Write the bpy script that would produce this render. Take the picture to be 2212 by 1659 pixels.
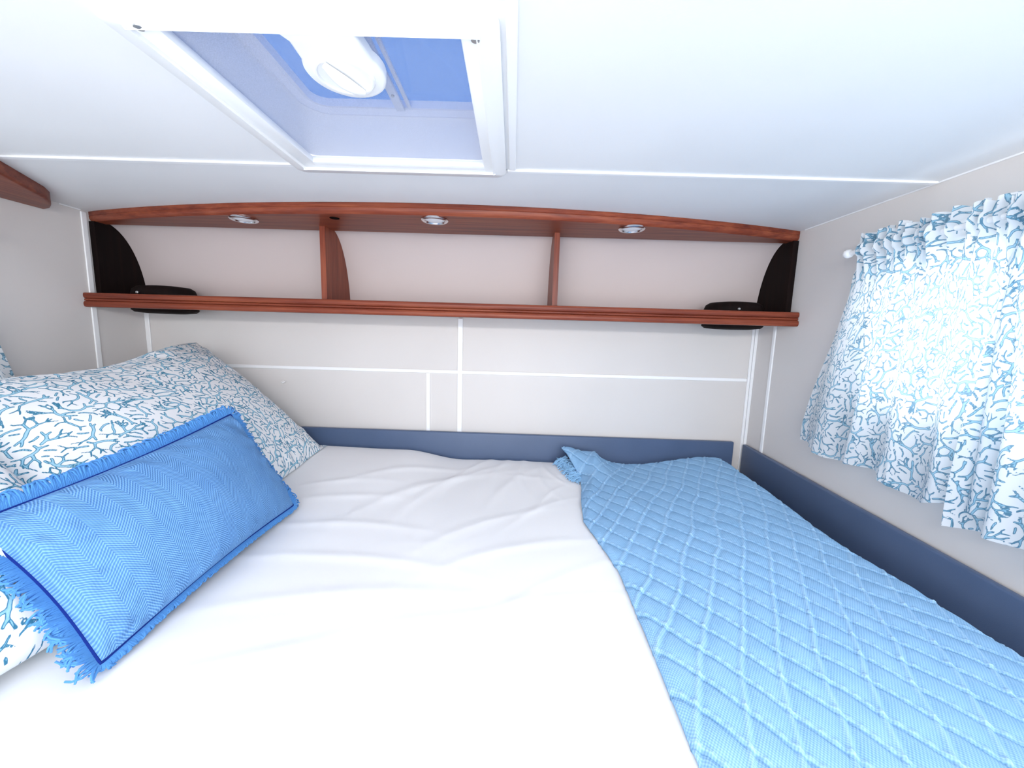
import bpy, bmesh, math, random
import numpy as np
from mathutils import Vector, Matrix

for o in list(bpy.data.objects):
    bpy.data.objects.remove(o)
scene = bpy.context.scene
col = scene.collection
ZO = 0.56                      # camera height above the bed platform (all z below are relative to the lens)

# ------------------------------------------------------------------ camera
F_PX, W_PX = 830.0, 2212.0
cam_d = bpy.data.cameras.new('camera')
cam_d.sensor_fit = 'HORIZONTAL'
cam_d.sensor_width = 36.0
cam_d.lens = 36.0 * F_PX / W_PX
cam_d.clip_start = 0.01
cam = bpy.data.objects.new('camera', cam_d)
col.objects.link(cam)
pitch, roll = math.radians(7.45), math.radians(-1.6)
fw = Vector((0, math.cos(pitch), -math.sin(pitch)))
dn = Vector((0, -math.sin(pitch), -math.cos(pitch)))
rt = Vector((1, 0, 0))
rt2 = math.cos(roll) * rt + math.sin(roll) * dn
up2 = -(-math.sin(roll) * rt + math.cos(roll) * dn)
m = Matrix((rt2, up2, -fw)).transposed().to_4x4()
m.translation = Vector((0, 0, ZO))
cam.matrix_world = m
scene.camera = cam

# ------------------------------------------------------------------ sky, light, exposure
world = bpy.data.worlds.new('sky')
scene.world = world
world.use_nodes = True
bgn = world.node_tree.nodes['Background']
bgn.inputs[0].default_value = (0.91, 0.95, 1.0, 1)
bgn.inputs[1].default_value = 3.9
scene.view_settings.view_transform = 'Standard'
scene.view_settings.look = 'None'
scene.view_settings.gamma = 1.0
scene.view_settings.use_curve_mapping = False
scene.view_settings.exposure = 0.0
# added strip light for shelf shadow and bed, standing in for unseen cabin daylight
ad = bpy.data.lights.new('cabin_daylight_standin', 'AREA')
ad.shape = 'RECTANGLE'
ad.size, ad.size_y = 1.2, 0.06
ad.energy = 7.5
ad.color = (1.0, 0.98, 0.96)
al = bpy.data.objects.new('cabin_daylight_standin', ad)
al.location = (0.05, -0.50, ZO + 0.275)
al.rotation_euler = (math.radians(80), 0, 0)
col.objects.link(al)

# ------------------------------------------------------------------ helpers
ORG = {}
RNG = random.Random(7)

def to_mesh(name, verts, faces, mat, parent=None, smooth=False, uv=None, attrs=None, origin=None):
    v = np.asarray(verts, dtype=np.float64).reshape(-1, 3).copy()
    v[:, 2] += ZO
    if parent is not None:
        org = ORG[parent.name]
    elif origin is not None:
        org = np.array(origin, float) + np.array([0, 0, ZO])
    else:
        lo, hi = v.min(0), v.max(0)
        org = np.array([(lo[0] + hi[0]) / 2, (lo[1] + hi[1]) / 2, lo[2]])
    v -= org
    me = bpy.data.meshes.new(name)
    if isinstance(faces, np.ndarray):
        n, k = faces.shape
        me.vertices.add(len(v))
        me.vertices.foreach_set('co', v.astype(np.float32).ravel())
        me.loops.add(n * k)
        me.loops.foreach_set('vertex_index', faces.astype(np.int32).ravel())
        me.polygons.add(n)
        me.polygons.foreach_set('loop_start', np.arange(0, n * k, k, dtype=np.int32))
        me.update(calc_edges=True)
    else:
        me.from_pydata([tuple(p) for p in v], [], faces)
        me.update()
    me.validate()
    if smooth:
        me.polygons.foreach_set('use_smooth', np.ones(len(me.polygons), dtype=bool))
    if uv is not None:
        uvl = me.uv_layers.new(name='UVMap')
        li = np.empty(len(me.loops), dtype=np.int32)
        me.loops.foreach_get('vertex_index', li)
        uvl.data.foreach_set('uv', np.asarray(uv, dtype=np.float32)[li].ravel())
    for k, a in (attrs or {}).items():
        at = me.attributes.new(k, 'FLOAT', 'POINT')
        at.data.foreach_set('value', np.asarray(a, dtype=np.float32).ravel())
    me.materials.append(mat)
    o = bpy.data.objects.new(name, me)
    col.objects.link(o)
    if parent is not None:
        o.parent = parent
        ORG[o.name] = org
    else:
        o.location = org
        ORG[o.name] = org
    return o

def tag(o, label=None, cat=None, group=None, kind=None):
    if label: o['label'] = label
    if cat: o['category'] = cat
    if group: o['group'] = group
    if kind: o['kind'] = kind
    return o

def empty(name, loc, label=None, cat=None, group=None, kind=None):
    o = bpy.data.objects.new(name, None)
    o.empty_display_size = 0.05
    col.objects.link(o)
    o.location = (loc[0], loc[1], loc[2] + ZO)
    ORG[o.name] = np.array(o.location)
    return tag(o, label, cat, group, kind)

class MB:
    """collects simple shapes into one mesh"""
    def __init__(self):
        self.v, self.f = [], []
    def add(self, vs, fs):
        b = len(self.v)
        self.v += [tuple(p) for p in vs]
        self.f += [tuple(b + i for i in f) for f in fs]
        return self
    def box(self, x0, x1, y0, y1, z0, z1, bev=0.0, seg=2):
        bm = bmesh.new()
        bmesh.ops.create_cube(bm, size=1.0)
        for q in bm.verts:
            q.co = Vector(((x0 + x1) / 2 + q.co.x * (x1 - x0), (y0 + y1) / 2 + q.co.y * (y1 - y0), (z0 + z1) / 2 + q.co.z * (z1 - z0)))
        if bev > 0:
            bmesh.ops.bevel(bm, geom=bm.edges[:], offset=bev, segments=seg, affect='EDGES', profile=0.5)
        bm.verts.ensure_lookup_table()
        self.add([q.co[:] for q in bm.verts], [[q.index for q in f.verts] for f in bm.faces])
        bm.free()
        return self
    def prism(self, poly, axis, a, b):
        """poly: 2D points in the two other axes (order x,y,z minus axis), extruded from a to b"""
        n = len(poly)
        def mk(p, t):
            q = [0, 0, 0]; r = [i for i in range(3) if i != axis]
            q[r[0]], q[r[1]], q[axis] = p[0], p[1], t
            return q
        vs = [mk(p, a) for p in poly] + [mk(p, b) for p in poly]
        fs = [list(range(n))[::-1], list(range(n, 2 * n))] + [[i, (i + 1) % n, n + (i + 1) % n, n + i] for i in range(n)]
        return self.add(vs, fs)
    def lathe(self, prof, c, axis=2, seg=40, sx=1.0, sy=1.0):
        """prof: (r, h) pairs; h runs along axis"""
        vs, fs = [], []
        for r, h in prof:
            for k in range(seg):
                a = 2 * math.pi * k / seg
                p = [r * math.cos(a) * sx, r * math.sin(a) * sy, h]
                if axis == 0: p = [p[2], p[0], p[1]]
                if axis == 1: p = [p[0], p[2], p[1]]
                vs.append([c[i] + p[i] for i in range(3)])
        for i in range(len(prof) - 1):
            for k in range(seg):
                k2 = (k + 1) % seg
                fs.append([i * seg + k, i * seg + k2, (i + 1) * seg + k2, (i + 1) * seg + k])
        fs.append([k for k in range(seg)][::-1])
        fs.append([(len(prof) - 1) * seg + k for k in range(seg)])
        return self.add(vs, fs)
    def tube(self, pts, r, seg=8, closed=False):
        pts = [Vector(p) for p in pts]
        n = len(pts)
        vs, fs = [], []
        prev = None
        for i, p in enumerate(pts):
            if closed: t = pts[(i + 1) % n] - pts[i - 1]
            else: t = pts[min(i + 1, n - 1)] - pts[max(i - 1, 0)]
            t.normalize()
            if prev is None:
                a = t.orthogonal().normalized()
            else:
                a = (prev - t * prev.dot(t))
                a = a.normalized() if a.length > 1e-6 else t.orthogonal().normalized()
            prev = a
            b = t.cross(a)
            rr = r(i / (n - 1)) if callable(r) else r
            for k in range(seg):
                an = 2 * math.pi * k / seg
                vs.append((p + rr * (math.cos(an) * a + math.sin(an) * b))[:])
        m_ = n if closed else n - 1
        for i in range(m_):
            j = (i + 1) % n
            for k in range(seg):
                k2 = (k + 1) % seg
                fs.append([i * seg + k, i * seg + k2, j * seg + k2, j * seg + k])
        if not closed:
            fs.append(list(range(seg))[::-1]); fs.append([(n - 1) * seg + k for k in range(seg)])
        return self.add(vs, fs)
    def ring_sweep(self, outline, prof):
        """outline: closed list of (x, y, inward nx, ny); prof: closed list of (d inward, z)"""
        n, k = len(outline), len(prof)
        vs = [(x + nx * d, y + ny * d, z) for (x, y, nx, ny) in outline for (d, z) in prof]
        fs = []
        for i in range(n):
            j = (i + 1) % n
            for a in range(k):
                b = (a + 1) % k
                fs.append([i * k + a, j * k + a, j * k + b, i * k + b])
        return self.add(vs, fs)
    def build(self, name, mat, parent=None, smooth=False, angle=None):
        o = to_mesh(name, self.v, self.f, mat, parent)
        bm = bmesh.new(); bm.from_mesh(o.data)
        bmesh.ops.recalc_face_normals(bm, faces=bm.faces[:])
        bm.to_mesh(o.data); bm.free()
        if smooth or angle:
            o.data.polygons.foreach_set('use_smooth', np.ones(len(o.data.polygons), dtype=bool))
            try:
                o.data.set_sharp_from_angle(angle=math.radians(angle or 40))
            except Exception:
                pass
        return o

def rrect(x0, x1, y0, y1, r, seg=6):
    """closed rounded rectangle with inward normals (for ring_sweep, mitred at the corner arcs)"""
    out = []
    for cx, cy, a0 in ((x1 - r, y1 - r, 0), (x0 + r, y1 - r, 90), (x0 + r, y0 + r, 180), (x1 - r, y0 + r, 270)):
        for i in range(seg + 1):
            a = math.radians(a0 + 90 * i / seg)
            out.append((cx + r * math.cos(a), cy + r * math.sin(a), -math.cos(a), -math.sin(a)))
    return out

def grid_faces(nu, nv):
    i = np.arange(nu - 1)[:, None] * nv + np.arange(nv - 1)[None, :]
    return np.stack([i, i + nv, i + nv + 1, i + 1], -1).reshape(-1, 4)

def smooth01(a, b, x):
    t = np.clip((x - a) / (b - a), 0, 1)
    return t * t * (3 - 2 * t)

def vnoise(x, y, seed=0):
    """smooth value noise, vectorised"""
    x, y = np.asarray(x, float), np.asarray(y, float)
    xi, yi = np.floor(x).astype(np.int64), np.floor(y).astype(np.int64)
    def h(a, b):
        n = (a * 374761393 + b * 668265263 + seed * 974634777) & 0xffffffff
        n = ((n ^ (n >> 13)) * 1274126177) & 0xffffffff
        return ((n ^ (n >> 16)) & 0xffff) / 32767.5 - 1
    fx, fy = x - xi, y - yi
    fx, fy = fx * fx * (3 - 2 * fx), fy * fy * (3 - 2 * fy)
    return (h(xi, yi) * (1 - fx) + h(xi + 1, yi) * fx) * (1 - fy) + (h(xi, yi + 1) * (1 - fx) + h(xi + 1, yi + 1) * fx) * fy

# ------------------------------------------------------------------ materials
class Mat:
    def __init__(self, name, color=(.8, .8, .8), rough=.6, spec=.5, metal=0.0):
        self.m = bpy.data.materials.new(name)
        self.m.use_nodes = True
        self.t = self.m.node_tree
        self.b = self.t.nodes['Principled BSDF']
        self.out = self.t.nodes['Material Output']
        self.set('Base Color', (*color, 1)); self.set('Roughness', rough); self.set('Metallic', metal)
        self.set('Specular IOR Level', spec)
    def set(self, k, v): self.b.inputs[k].default_value = v
    def node(self, t, **kw):
        n = self.t.nodes.new(t)
        for k, v in kw.items(): setattr(n, k, v)
        return n
    def link(self, a, b): self.t.links.new(a, b)
    def math(self, op, a, b=None, c=None):
        n = self.node('ShaderNodeMath', operation=op)
        for i, v in enumerate((a, b, c)):
            if v is None: continue
            if isinstance(v, (int, float)): n.inputs[i].default_value = v
            else: self.link(v, n.inputs[i])
        return n.outputs[0]
    def ramp(self, fac, stops, interp='LINEAR'):
        n = self.node('ShaderNodeValToRGB')
        n.color_ramp.interpolation = interp
        e = n.color_ramp.elements
        while len(e) < len(stops): e.new(0.5)
        for el, (p, c) in zip(e, stops):
            el.position = p; el.color = (*c, 1)
        self.link(fac, n.inputs[0])
        return n.outputs[0]
    def coord(self, which='Object', scale=(1, 1, 1)):
        tc = self.node('ShaderNodeTexCoord')
        mp = self.node('ShaderNodeMapping')
        mp.inputs['Scale'].default_value = scale
        self.link(tc.outputs[which], mp.inputs[0])
        return mp.outputs[0]
    def noise(self, vec, scale, detail=3, rough=.5):
        n = self.node('ShaderNodeTexNoise')
        n.inputs['Scale'].default_value = scale; n.inputs['Detail'].default_value = detail; n.inputs['Roughness'].default_value = rough
        self.link(vec, n.inputs['Vector'])
        return n.outputs['Fac']
    def bump(self, h, strength=.3, dist=.002):
        n = self.node('ShaderNodeBump')
        n.inputs['Strength'].default_value = strength; n.inputs['Distance'].default_value = dist
        self.link(h, n.inputs['Height'])
        self.link(n.outputs[0], self.b.inputs['Normal'])
    def color(self, s): self.link(s, self.b.inputs['Base Color'])

def panel_mat(name, c, rough=.55):
    M = Mat(name, c, rough, .35)
    v = M.coord('Object')
    n = M.noise(v, 3.0, 2)
    M.color(M.ramp(n, [(.3, tuple(x * .97 for x in c)), (.7, tuple(min(1, x * 1.02) for x in c))]))
    M.bump(M.noise(v, 420, 2), .10, .0006)
    return M.m

def wood_mat(name, dark, mid, light, axis=0, rough=.45, coat=.12):
    M = Mat(name, mid, rough, .5)
    s = [42, 42, 42]; s[axis] = 2.2
    v = M.coord('Object', tuple(s))
    n = M.noise(v, 1.6, 5, .6)
    s2 = [260, 260, 260]; s2[axis] = 9
    n2 = M.noise(M.coord('Object', tuple(s2)), 1.0, 2)
    k = M.math('ADD', M.math('MULTIPLY', n, .75), M.math('MULTIPLY', n2, .25))
    M.color(M.ramp(k, [(.32, dark), (.5, mid), (.68, light)]))
    M.bump(k, .12, .001)
    M.set('Coat Weight', coat); M.set('Coat Roughness', .25); M.set('Specular IOR Level', .15 + coat)
    return M.m

M_WALL = panel_mat('wall_vinyl', (.70, .665, .645))
M_CEIL = panel_mat('ceiling_vinyl', (.86, .855, .86))
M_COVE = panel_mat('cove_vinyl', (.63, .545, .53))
M_TRIM = Mat('white_trim', (.92, .92, .93), .35).m
M_PLASTIC = Mat('white_plastic', (.93, .93, .93), .3).m
M_PLAT = Mat('platform_plywood', (.45, .34, .22), .7).m
WD, WM_, WL = (.115, .019, .010), (.21, .042, .019), (.31, .078, .034)
M_WOODX = wood_mat('cherry_wood_along', WD, WM_, WL, 0)
M_WOODY = wood_mat('cherry_wood_side', WD, WM_, WL, 1)
M_WOODZ = wood_mat('cherry_wood_upright', WD, WM_, WL, 2)
M_DARKZ = wood_mat('dark_wood_and_panel_shade', (.003, .0012, .0014), (.006, .0022, .002), (.012, .004, .003), 2, .75, 0.0)  # near-black: dark wood of the pods, deep shade painted into the end panels
M_CHROME = Mat('brushed_chrome', (.75, .75, .78), .22, .5, 1.0).m
M_LENS = Mat('frosted_lens', (.85, .86, .9), .25).m
M_BLACK = Mat('black_hole', (.004, .003, .003), .9, .05).m
M_METAL = Mat('dull_metal', (.5, .5, .5), .4, .5, 1.0).m

def vinyl_board():
    M = Mat('slate_blue_vinyl', (.085, .125, .215), .38, .5)
    v = M.coord('Object')
    M.color(M.ramp(M.noise(v, 5, 3), [(.3, (.066, .105, .195)), (.7, (.080, .122, .222))]))
    M.bump(M.noise(v, 700, 2), .25, .0006)
    return M.m
M_BOARD = vinyl_board()

def sheet_mat():
    M = Mat('white_cotton', (.89, .897, .915), .85, .2)
    v = M.coord('Object')
    M.bump(M.noise(v, 900, 2), .12, .0004)
    return M.m
M_SHEET = sheet_mat()
M_MATT = Mat('mattress_ticking', (.8, .8, .8), .8).m

def coral_mat(name, translucent=0.0):
    M = Mat(name, (.9, .9, .92), .85, .15)
    at = M.node('ShaderNodeAttribute', attribute_name='print')
    # print holds the distance in mm to the edge of the nearest printed coral twig (negative inside)
    f = M.math('MULTIPLY_ADD', at.outputs['Fac'], 0.1, 0.5)
    c = M.ramp(f, [(.36, (.40, .66, .80)), (.435, (.28, .56, .73)), (.462, (.05, .215, .345)), (.510, (.065, .24, .375)), (.545, (.90, .92, .94))])
    M.color(c)
    v = M.coord('UV')
    M.bump(M.noise(v, 1400, 2), .15, .0004)
    if translucent:
        tr = M.node('ShaderNodeBsdfTranslucent')
        wm = M.node('ShaderNodeMix', data_type='RGBA'); wm.inputs['Factor'].default_value = .32
        M.link(c, wm.inputs['A']); wm.inputs['B'].default_value = (.92, .94, .96, 1)
        M.link(wm.outputs['Result'], tr.inputs['Color'])
        mx = M.node('ShaderNodeMixShader')
        mx.inputs[0].default_value = translucent
        M.link(M.b.outputs[0], mx.inputs[1]); M.link(tr.outputs[0], mx.inputs[2])
        M.link(mx.outputs[0], M.out.inputs['Surface'])
    return M.m
M_CORAL = coral_mat('coral_print_cotton')
M_CORAL_T = coral_mat('coral_print_curtain', .52)

def herringbone():
    M = Mat('blue_herringbone', (.08, .26, .62), .9, .15)
    tc = M.node('ShaderNodeTexCoord'); sp = M.node('ShaderNodeSeparateXYZ')
    M.link(tc.outputs['UV'], sp.inputs[0])
    u, v = sp.outputs[0], sp.outputs[1]
    pp = M.math('PINGPONG', u, 0.019)
    ph = M.math('MULTIPLY', M.math('ADD', v, M.math('MULTIPLY', pp, 1.1)), 2 * math.pi / 0.0042)
    s = M.math('MULTIPLY_ADD', M.math('SINE', ph), .5, .5)
    cell = M.math('MULTIPLY', M.math('SINE', M.math('MULTIPLY', u, 2 * math.pi / .0028)), .15)
    n = M.noise(M.coord('UV'), 18, 3)
    k = M.math('ADD', M.math('ADD', s, cell), M.math('MULTIPLY_ADD', n, .6, -.3))
    M.color(M.ramp(k, [(.0, (.085, .22, .50)), (.5, (.125, .30, .62)), (1.0, (.22, .44, .75))]))
    M.bump(k, .5, .0012)
    return M.m
M_HERR = herringbone()
M_FRINGE = Mat('blue_yarn', (.10, .30, .66), .9, .1).m
M_SEAM = Mat('navy_stitching', (.010, .03, .22), .9, .1).m

def knit():
    M = Mat('light_blue_knit', (.16, .42, .68), .95, .1)
    tc = M.node('ShaderNodeTexCoord'); sp = M.node('ShaderNodeSeparateXYZ')
    M.link(tc.outputs['UV'], sp.inputs[0])
    u, v = sp.outputs[0], sp.outputs[1]
    a = M.math('SINE', M.math('MULTIPLY', u, 2 * math.pi / .0036))
    b = M.math('SINE', M.math('MULTIPLY', v, 2 * math.pi / .0042))
    st = M.math('MULTIPLY', a, b)
    at = M.node('ShaderNodeAttribute', attribute_name='cable')
    n = M.noise(M.coord('UV'), 30, 3)
    k = M.math('ADD', M.math('MULTIPLY_ADD', st, .22, .42), M.math('MULTIPLY_ADD', n, .3, -.15))
    k = M.math('ADD', k, M.math('MULTIPLY', at.outputs['Fac'], .35))
    M.color(M.ramp(k, [(.0, (.13, .31, .54)), (.4, (.27, .49, .76)), (1.0, (.46, .68, .90))]))
    M.bump(st, .25, .0009)
    return M.m
M_KNIT = knit()
M_TASSEL = Mat('light_blue_yarn', (.30, .54, .80), .95, .1).m

def screen_mat():
    M = Mat('fly_screen_mesh', (.55, .57, .68), .8, .2)
    v = M.coord('Object')
    n = M.noise(v, 900, 2)
    tr = M.node('ShaderNodeBsdfTransparent')
    tr.inputs[0].default_value = (1, 1, 1, 1)
    mx = M.node('ShaderNodeMixShader')
    M.link(M.math('MULTIPLY_ADD', n, .42, .0), mx.inputs[0])
    M.link(tr.outputs[0], mx.inputs[1]); M.link(M.b.outputs[0], mx.inputs[2])
    M.link(mx.outputs[0], M.out.inputs['Surface'])
    return M.m
M_SCREEN = screen_mat()

def pane_mat(name, tint, gloss=.05):
    M = Mat(name, tint, .1)
    tr = M.node('ShaderNodeBsdfTransparent'); tr.inputs[0].default_value = (*tint, 1)
    gl = M.node('ShaderNodeBsdfGlossy'); gl.inputs['Roughness'].default_value = .08
    mx = M.node('ShaderNodeMixShader'); mx.inputs[0].default_value = gloss
    M.link(tr.outputs[0], mx.inputs[1]); M.link(gl.outputs[0], mx.inputs[2])
    M.link(mx.outputs[0], M.out.inputs['Surface'])
    return M.m
M_DOME = pane_mat('blue_tinted_acrylic', (.022, .075, .215), .02)
M_PANE = pane_mat('window_acrylic', (.92, .95, .97), .05)
M_BARTR = Mat('white_arm', (.72, .75, .85), .4).m
M_WELL = Mat('hatch_well_plastic', (.84, .85, .90), .5).m

# ------------------------------------------------------------------ room dimensions (relative to the lens)
XL, XR, YB, YF = -1.195, 0.791, 1.26, -0.45
ZC, ZF = 0.305, -0.56
HX0, HX1, HY0, HY1 = -0.385, -0.055, 0.43, 0.75           # hole in the roof
W1 = (0.06, 0.83, -0.13, 0.165)                           # right window (y0,y1,z0,z1)
W2 = (0.06, 0.83, -0.13, 0.165)                           # left window

def struct(o): o['kind'] = 'structure'; return o

struct(MB().box(XL - .04, XR + .04, YF, YB + .04, ZF - .04, ZF).build('floor', M_PLAT))
c = MB()
T0, T1 = ZC + .003, ZC + .035
c.box(XL - .04, HX0, YF, YB + .04, T0, T1).box(HX1, XR + .04, YF, YB + .04, T0, T1)
c.box(HX0, HX1, YF, HY0, T0, T1).box(HX0, HX1, HY1, YB + .04, T0, T1)
ceil = struct(c.build('ceiling', M_CEIL))
YT, XT = 0.768, -0.010                                    # ceiling joints
c = MB(); c.box(XL, XR, YT + .002, YB, ZC, T0); c.build('panel', M_CEIL, ceil)
c = MB(); c.box(XT + .002, XR, YF, YT - .002, ZC, T0); c.build('panel', M_CEIL, ceil)
c = MB(); c.box(XL, HX0, YF, YT - .002, ZC, T0).box(HX1, XT - .002, YF, YT - .002, ZC, T0)
c.box(HX0, HX1, YF, HY0, ZC, T0).box(HX0, HX1, HY1, YT - .002, ZC, T0); c.build('panel', M_CEIL, ceil)

wb = struct(MB().box(XL - .04, XR + .04, YB + .003, YB + .04, ZF, ZC + .003).build('wall_back', M_WALL))
for x0, x1, z0, z1 in ((XL, -.174, -.128, .05), (-.170, XR, -.128, .05), (XL, -.279, ZF, -.132), (-.275, -.174, ZF, -.132), (-.170, XR, ZF, -.132)):
    MB().box(x0, x1, YB, YB + .003, z0, z1).build('panel', M_WALL, wb)
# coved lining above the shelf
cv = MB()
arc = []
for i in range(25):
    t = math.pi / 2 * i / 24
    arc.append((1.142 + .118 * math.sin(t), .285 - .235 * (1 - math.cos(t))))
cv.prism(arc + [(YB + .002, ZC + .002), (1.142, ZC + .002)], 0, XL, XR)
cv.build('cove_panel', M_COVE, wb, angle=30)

def side_wall(name, xi, xo, w):
    y0, y1, z0, z1 = w
    b = MB()
    b.box(xi, xo, YF, y0, ZF, ZC + .003).box(xi, xo, y1, YB + .04, ZF, ZC + .003)
    b.box(xi, xo, y0, y1, ZF, z0).box(xi, xo, y0, y1, z1, ZC + .003)
    return struct(b.build(name, M_WALL))
side_wall('wall_right', XR, XR + .04, W1)
side_wall('wall_left', XL - .04, XL, W2)

def window(name, xi, s, w):
    y0, y1, z0, z1 = w
    f = MB()
    loop = [(y, z, ny, nz) for (y, z, ny, nz) in rrect(y0 - .012, y1 + .012, z0 - .012, z1 + .012, .03)]
    fr = MB()
    prof = [(0, 0), (0, .006), (.022, .006), (.022, -.03), (.012, -.03), (.012, 0)]
    vs, fs = [], []
    k = len(prof)
    for (y, z, ny, nz) in loop:
        for d, h in prof:
            vs.append((xi - s * h, y + ny * d, z + nz * d))
    n = len(loop)
    for i in range(n):
        j = (i + 1) % n
        for a in range(k):
            b = (a + 1) % k
            fs.append([i * k + a, j * k + a, j * k + b, i * k + b])
    fr.add(vs, fs)
    o = struct(fr.build(name, M_PLASTIC))
    MB().box(xi + s * .012, xi + s * .016, y0, y1, z0, z1).build('pane', M_PANE, o)
    return o
window('window_1', XR, 1, W1)
window('window_2', XL, -1, W2)

# trims ------------------------------------------------------------
def trim(n, *b, bev=.0012):
    return struct(MB().box(*b, bev, 1).build('trim_%d' % n, M_TRIM))
trim(1, XL, -.418, YT - .006, YT + .006, ZC - .004, ZC)
trim(2, -.020, XR - .004, YT - .005, YT + .005, ZC - .004, ZC)
trim(3, XT - .006, XT + .006, YF, YT - .006, ZC - .004, ZC)
trim(4, XL + .016, .772, YB - .004, YB, -.1355, -.1245)
trim(5, -.180, -.164, YB - .0045, YB, ZF + .01, .045)
trim(6, -.2835, -.2705, YB - .004, YB, ZF + .01, -.136)
trim(7, .773, .781, YB - .005, YB, ZF + .01, .045)
trim(8, .782, .791, YB - .007, YB, ZF + .01, .045)
trim(9, XR - .004, XR, 1.168, 1.180, ZF + .01, .045)
trim(10, XL, XL + .004, 1.098, 1.112, ZF + .01, .300)
trim(11, XL, XL + .014, YB - .005, YB, ZF + .01, .045)
trim(12, XR - .0025, XR, YF, 1.10, ZC - .003, ZC, bev=.0005)
trim(13, XL, XL + .0025, 1.05, 1.10, ZC - .003, ZC, bev=.0005)

# ------------------------------------------------------------------ roof hatch
hx0, hx1, hy0, hy1 = -.420, -.022, .405, .786
hatch = empty('roof_hatch', (-.22, .59, ZC - .02), 'white roof hatch with fly screen in the ceiling', 'roof hatch')
ol = rrect(hx0, hx1, hy0, hy1, .02)
MB().ring_sweep(ol, [(0, ZC), (0, ZC - .006), (.004, ZC - .009), (.020, ZC - .010), (.024, ZC - .012), (.026, ZC + .0), ]).build('flange', M_PLASTIC, hatch, angle=35)
# inner frame: rails around the screen opening, mitre shape with a wide near bar
IX0, IX1, IY0, IY1 = -.370, -.063, .428, .738
fr = MB()
zt, zb = ZC + .004, ZC - .008
fr.box(hx0 + .022, IX0, hy0 + .022, hy1 - .022, zb, zt, .004)
fr.box(IX1, hx1 - .020, hy0 + .022, hy1 - .022, zb, zt, .004)
fr.box(IX0 - .004, IX1 + .004, IY1, hy1 - .022, zb, zt, .004)
fr.build('frame', M_PLASTIC, hatch, angle=35)
MB().box(IX0 - .018, IX1 + .016, hy0 + .018, IY0, zb - .002, zt, .004, 3).build('blind_bar', M_PLASTIC, hatch, angle=35)
MB().box(IX0 - .002, IX1 + .002, IY0 - .002, IY1 + .002, ZC + .0035, ZC + .0042).build('fly_screen', M_SCREEN, hatch)
# well narrowing towards the outer skin
lo = rrect(IX0 - .006, IX1 + .006, IY0 - .006, IY1 + .006, .012, 6)
hi = rrect(-.362, -.04, .42, .716, .045, 6)
n = len(lo)
wv, wf = [], []
lev = [(0, .006), (.35, .020), (.75, .050), (1.0, .066)]
for t, h in lev:
    for a, b in zip(lo, hi):
        wv.append((a[0] * (1 - t) + b[0] * t, a[1] * (1 - t) + b[1] * t, ZC + h))
for L in range(len(lev) - 1):
    for i in range(n):
        j = (i + 1) % n
        wf.append([L * n + i, L * n + j, (L + 1) * n + j, (L + 1) * n + i])
MB().add(wv, wf).build('well', M_WELL, hatch, smooth=True)
hi2 = rrect(-.362, -.04, .42, .716, .045, 6)
gk = MB().ring_sweep(hi2, [(-.004, ZC + .062), (.004, ZC + .060), (.012, ZC + .066), (.020, ZC + .064), (.022, ZC + .075), (-.004, ZC + .075)])
gk.build('gasket', Mat('hatch_lip_plastic', (.80, .82, .92), .45).m, hatch, smooth=True)
# domed acrylic lid
dv, df = [], []
NL = 8
for L in range(NL + 1):
    t = L / NL
    for (x, y, nx, ny) in rrect(-.362, -.04, .42, .716, .05, 6):
        cx, cy = -.1925, .56
        k = 1 - t * .96
        dv.append((cx + (x - cx) * k, cy + (y - cy) * k, ZC + .074 + .045 * (1 - (1 - t) ** 3) * 1.0 if False else ZC + .074 + .030 * math.sin(t * math.pi / 2)))
n2 = len(rrect(0, 1, 0, 1, .1, 6))
for L in range(NL):
    for i in range(n2):
        j = (i + 1) % n2
        df.append([L * n2 + i, L * n2 + j, (L + 1) * n2 + j, (L + 1) * n2 + i])
df.append([NL * n2 + i for i in range(n2)])
MB().add(dv, df).build('dome', M_DOME, hatch, smooth=True)
# lifting arm across the dome
arm = MB()
arm.box(-.207, -.192, .42, .70, ZC + .060, ZC + .066, .002)
arm.box(-.188, -.181, .42, .70, ZC + .064, ZC + .069, .002)
arm.build('lifting_arm', M_BARTR, hatch, angle=35)
MB().lathe([(.0025, 0), (.0025, -.0015)], (-.1995, .655, ZC + .060), seg=12).build('rivet', M_METAL, hatch)
# latch tab of the blind with its round twist knob
tab = []
for i in range(33):
    a = math.radians(-30 + 240 * i / 32)
    tab.append((-.2045 + .0455 * math.cos(a), .492 + .0455 * math.sin(a)))
tab = [(-.170, .424), (-.168, .442), (-.166, .458)] + tab + [(-.2435, .459), (-.2425, .442), (-.252, .424)]
bm = bmesh.new()
vs = [bm.verts.new((x, y, 0)) for x, y in tab]
fc = bm.faces.new(vs)
r = bmesh.ops.extrude_face_region(bm, geom=[fc])
bmesh.ops.translate(bm, verts=[e for e in r['geom'] if isinstance(e, bmesh.types.BMVert)], vec=(0, 0, -.013))
bmesh.ops.recalc_face_normals(bm, faces=bm.faces[:])
bmesh.ops.bevel(bm, geom=[e for e in bm.edges if abs(e.verts[0].co.z + .013) < 1e-6 and abs(e.verts[1].co.z + .013) < 1e-6], offset=.004, segments=3, affect='EDGES', profile=.5)
bm.verts.ensure_lookup_table()
tb = MB().add([(q.co.x, q.co.y, q.co.z + ZC + .002) for q in bm.verts], [[q.index for q in f.verts] for f in bm.faces])
bm.free()
tabo = tb.build('latch_tab', M_PLASTIC, hatch, angle=35)
kn = MB()
kz = ZC - .011
kn.lathe([(.034, .002), (.034, -.001), (.032, -.0030), (.030, -.0030), (.0285, -.0012), (.001, -.0005)], (-.2055, .492, kz), seg=40)
kn.build('knob', M_PLASTIC, tabo, angle=35)
gp = MB()
ga = math.radians(62)
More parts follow.
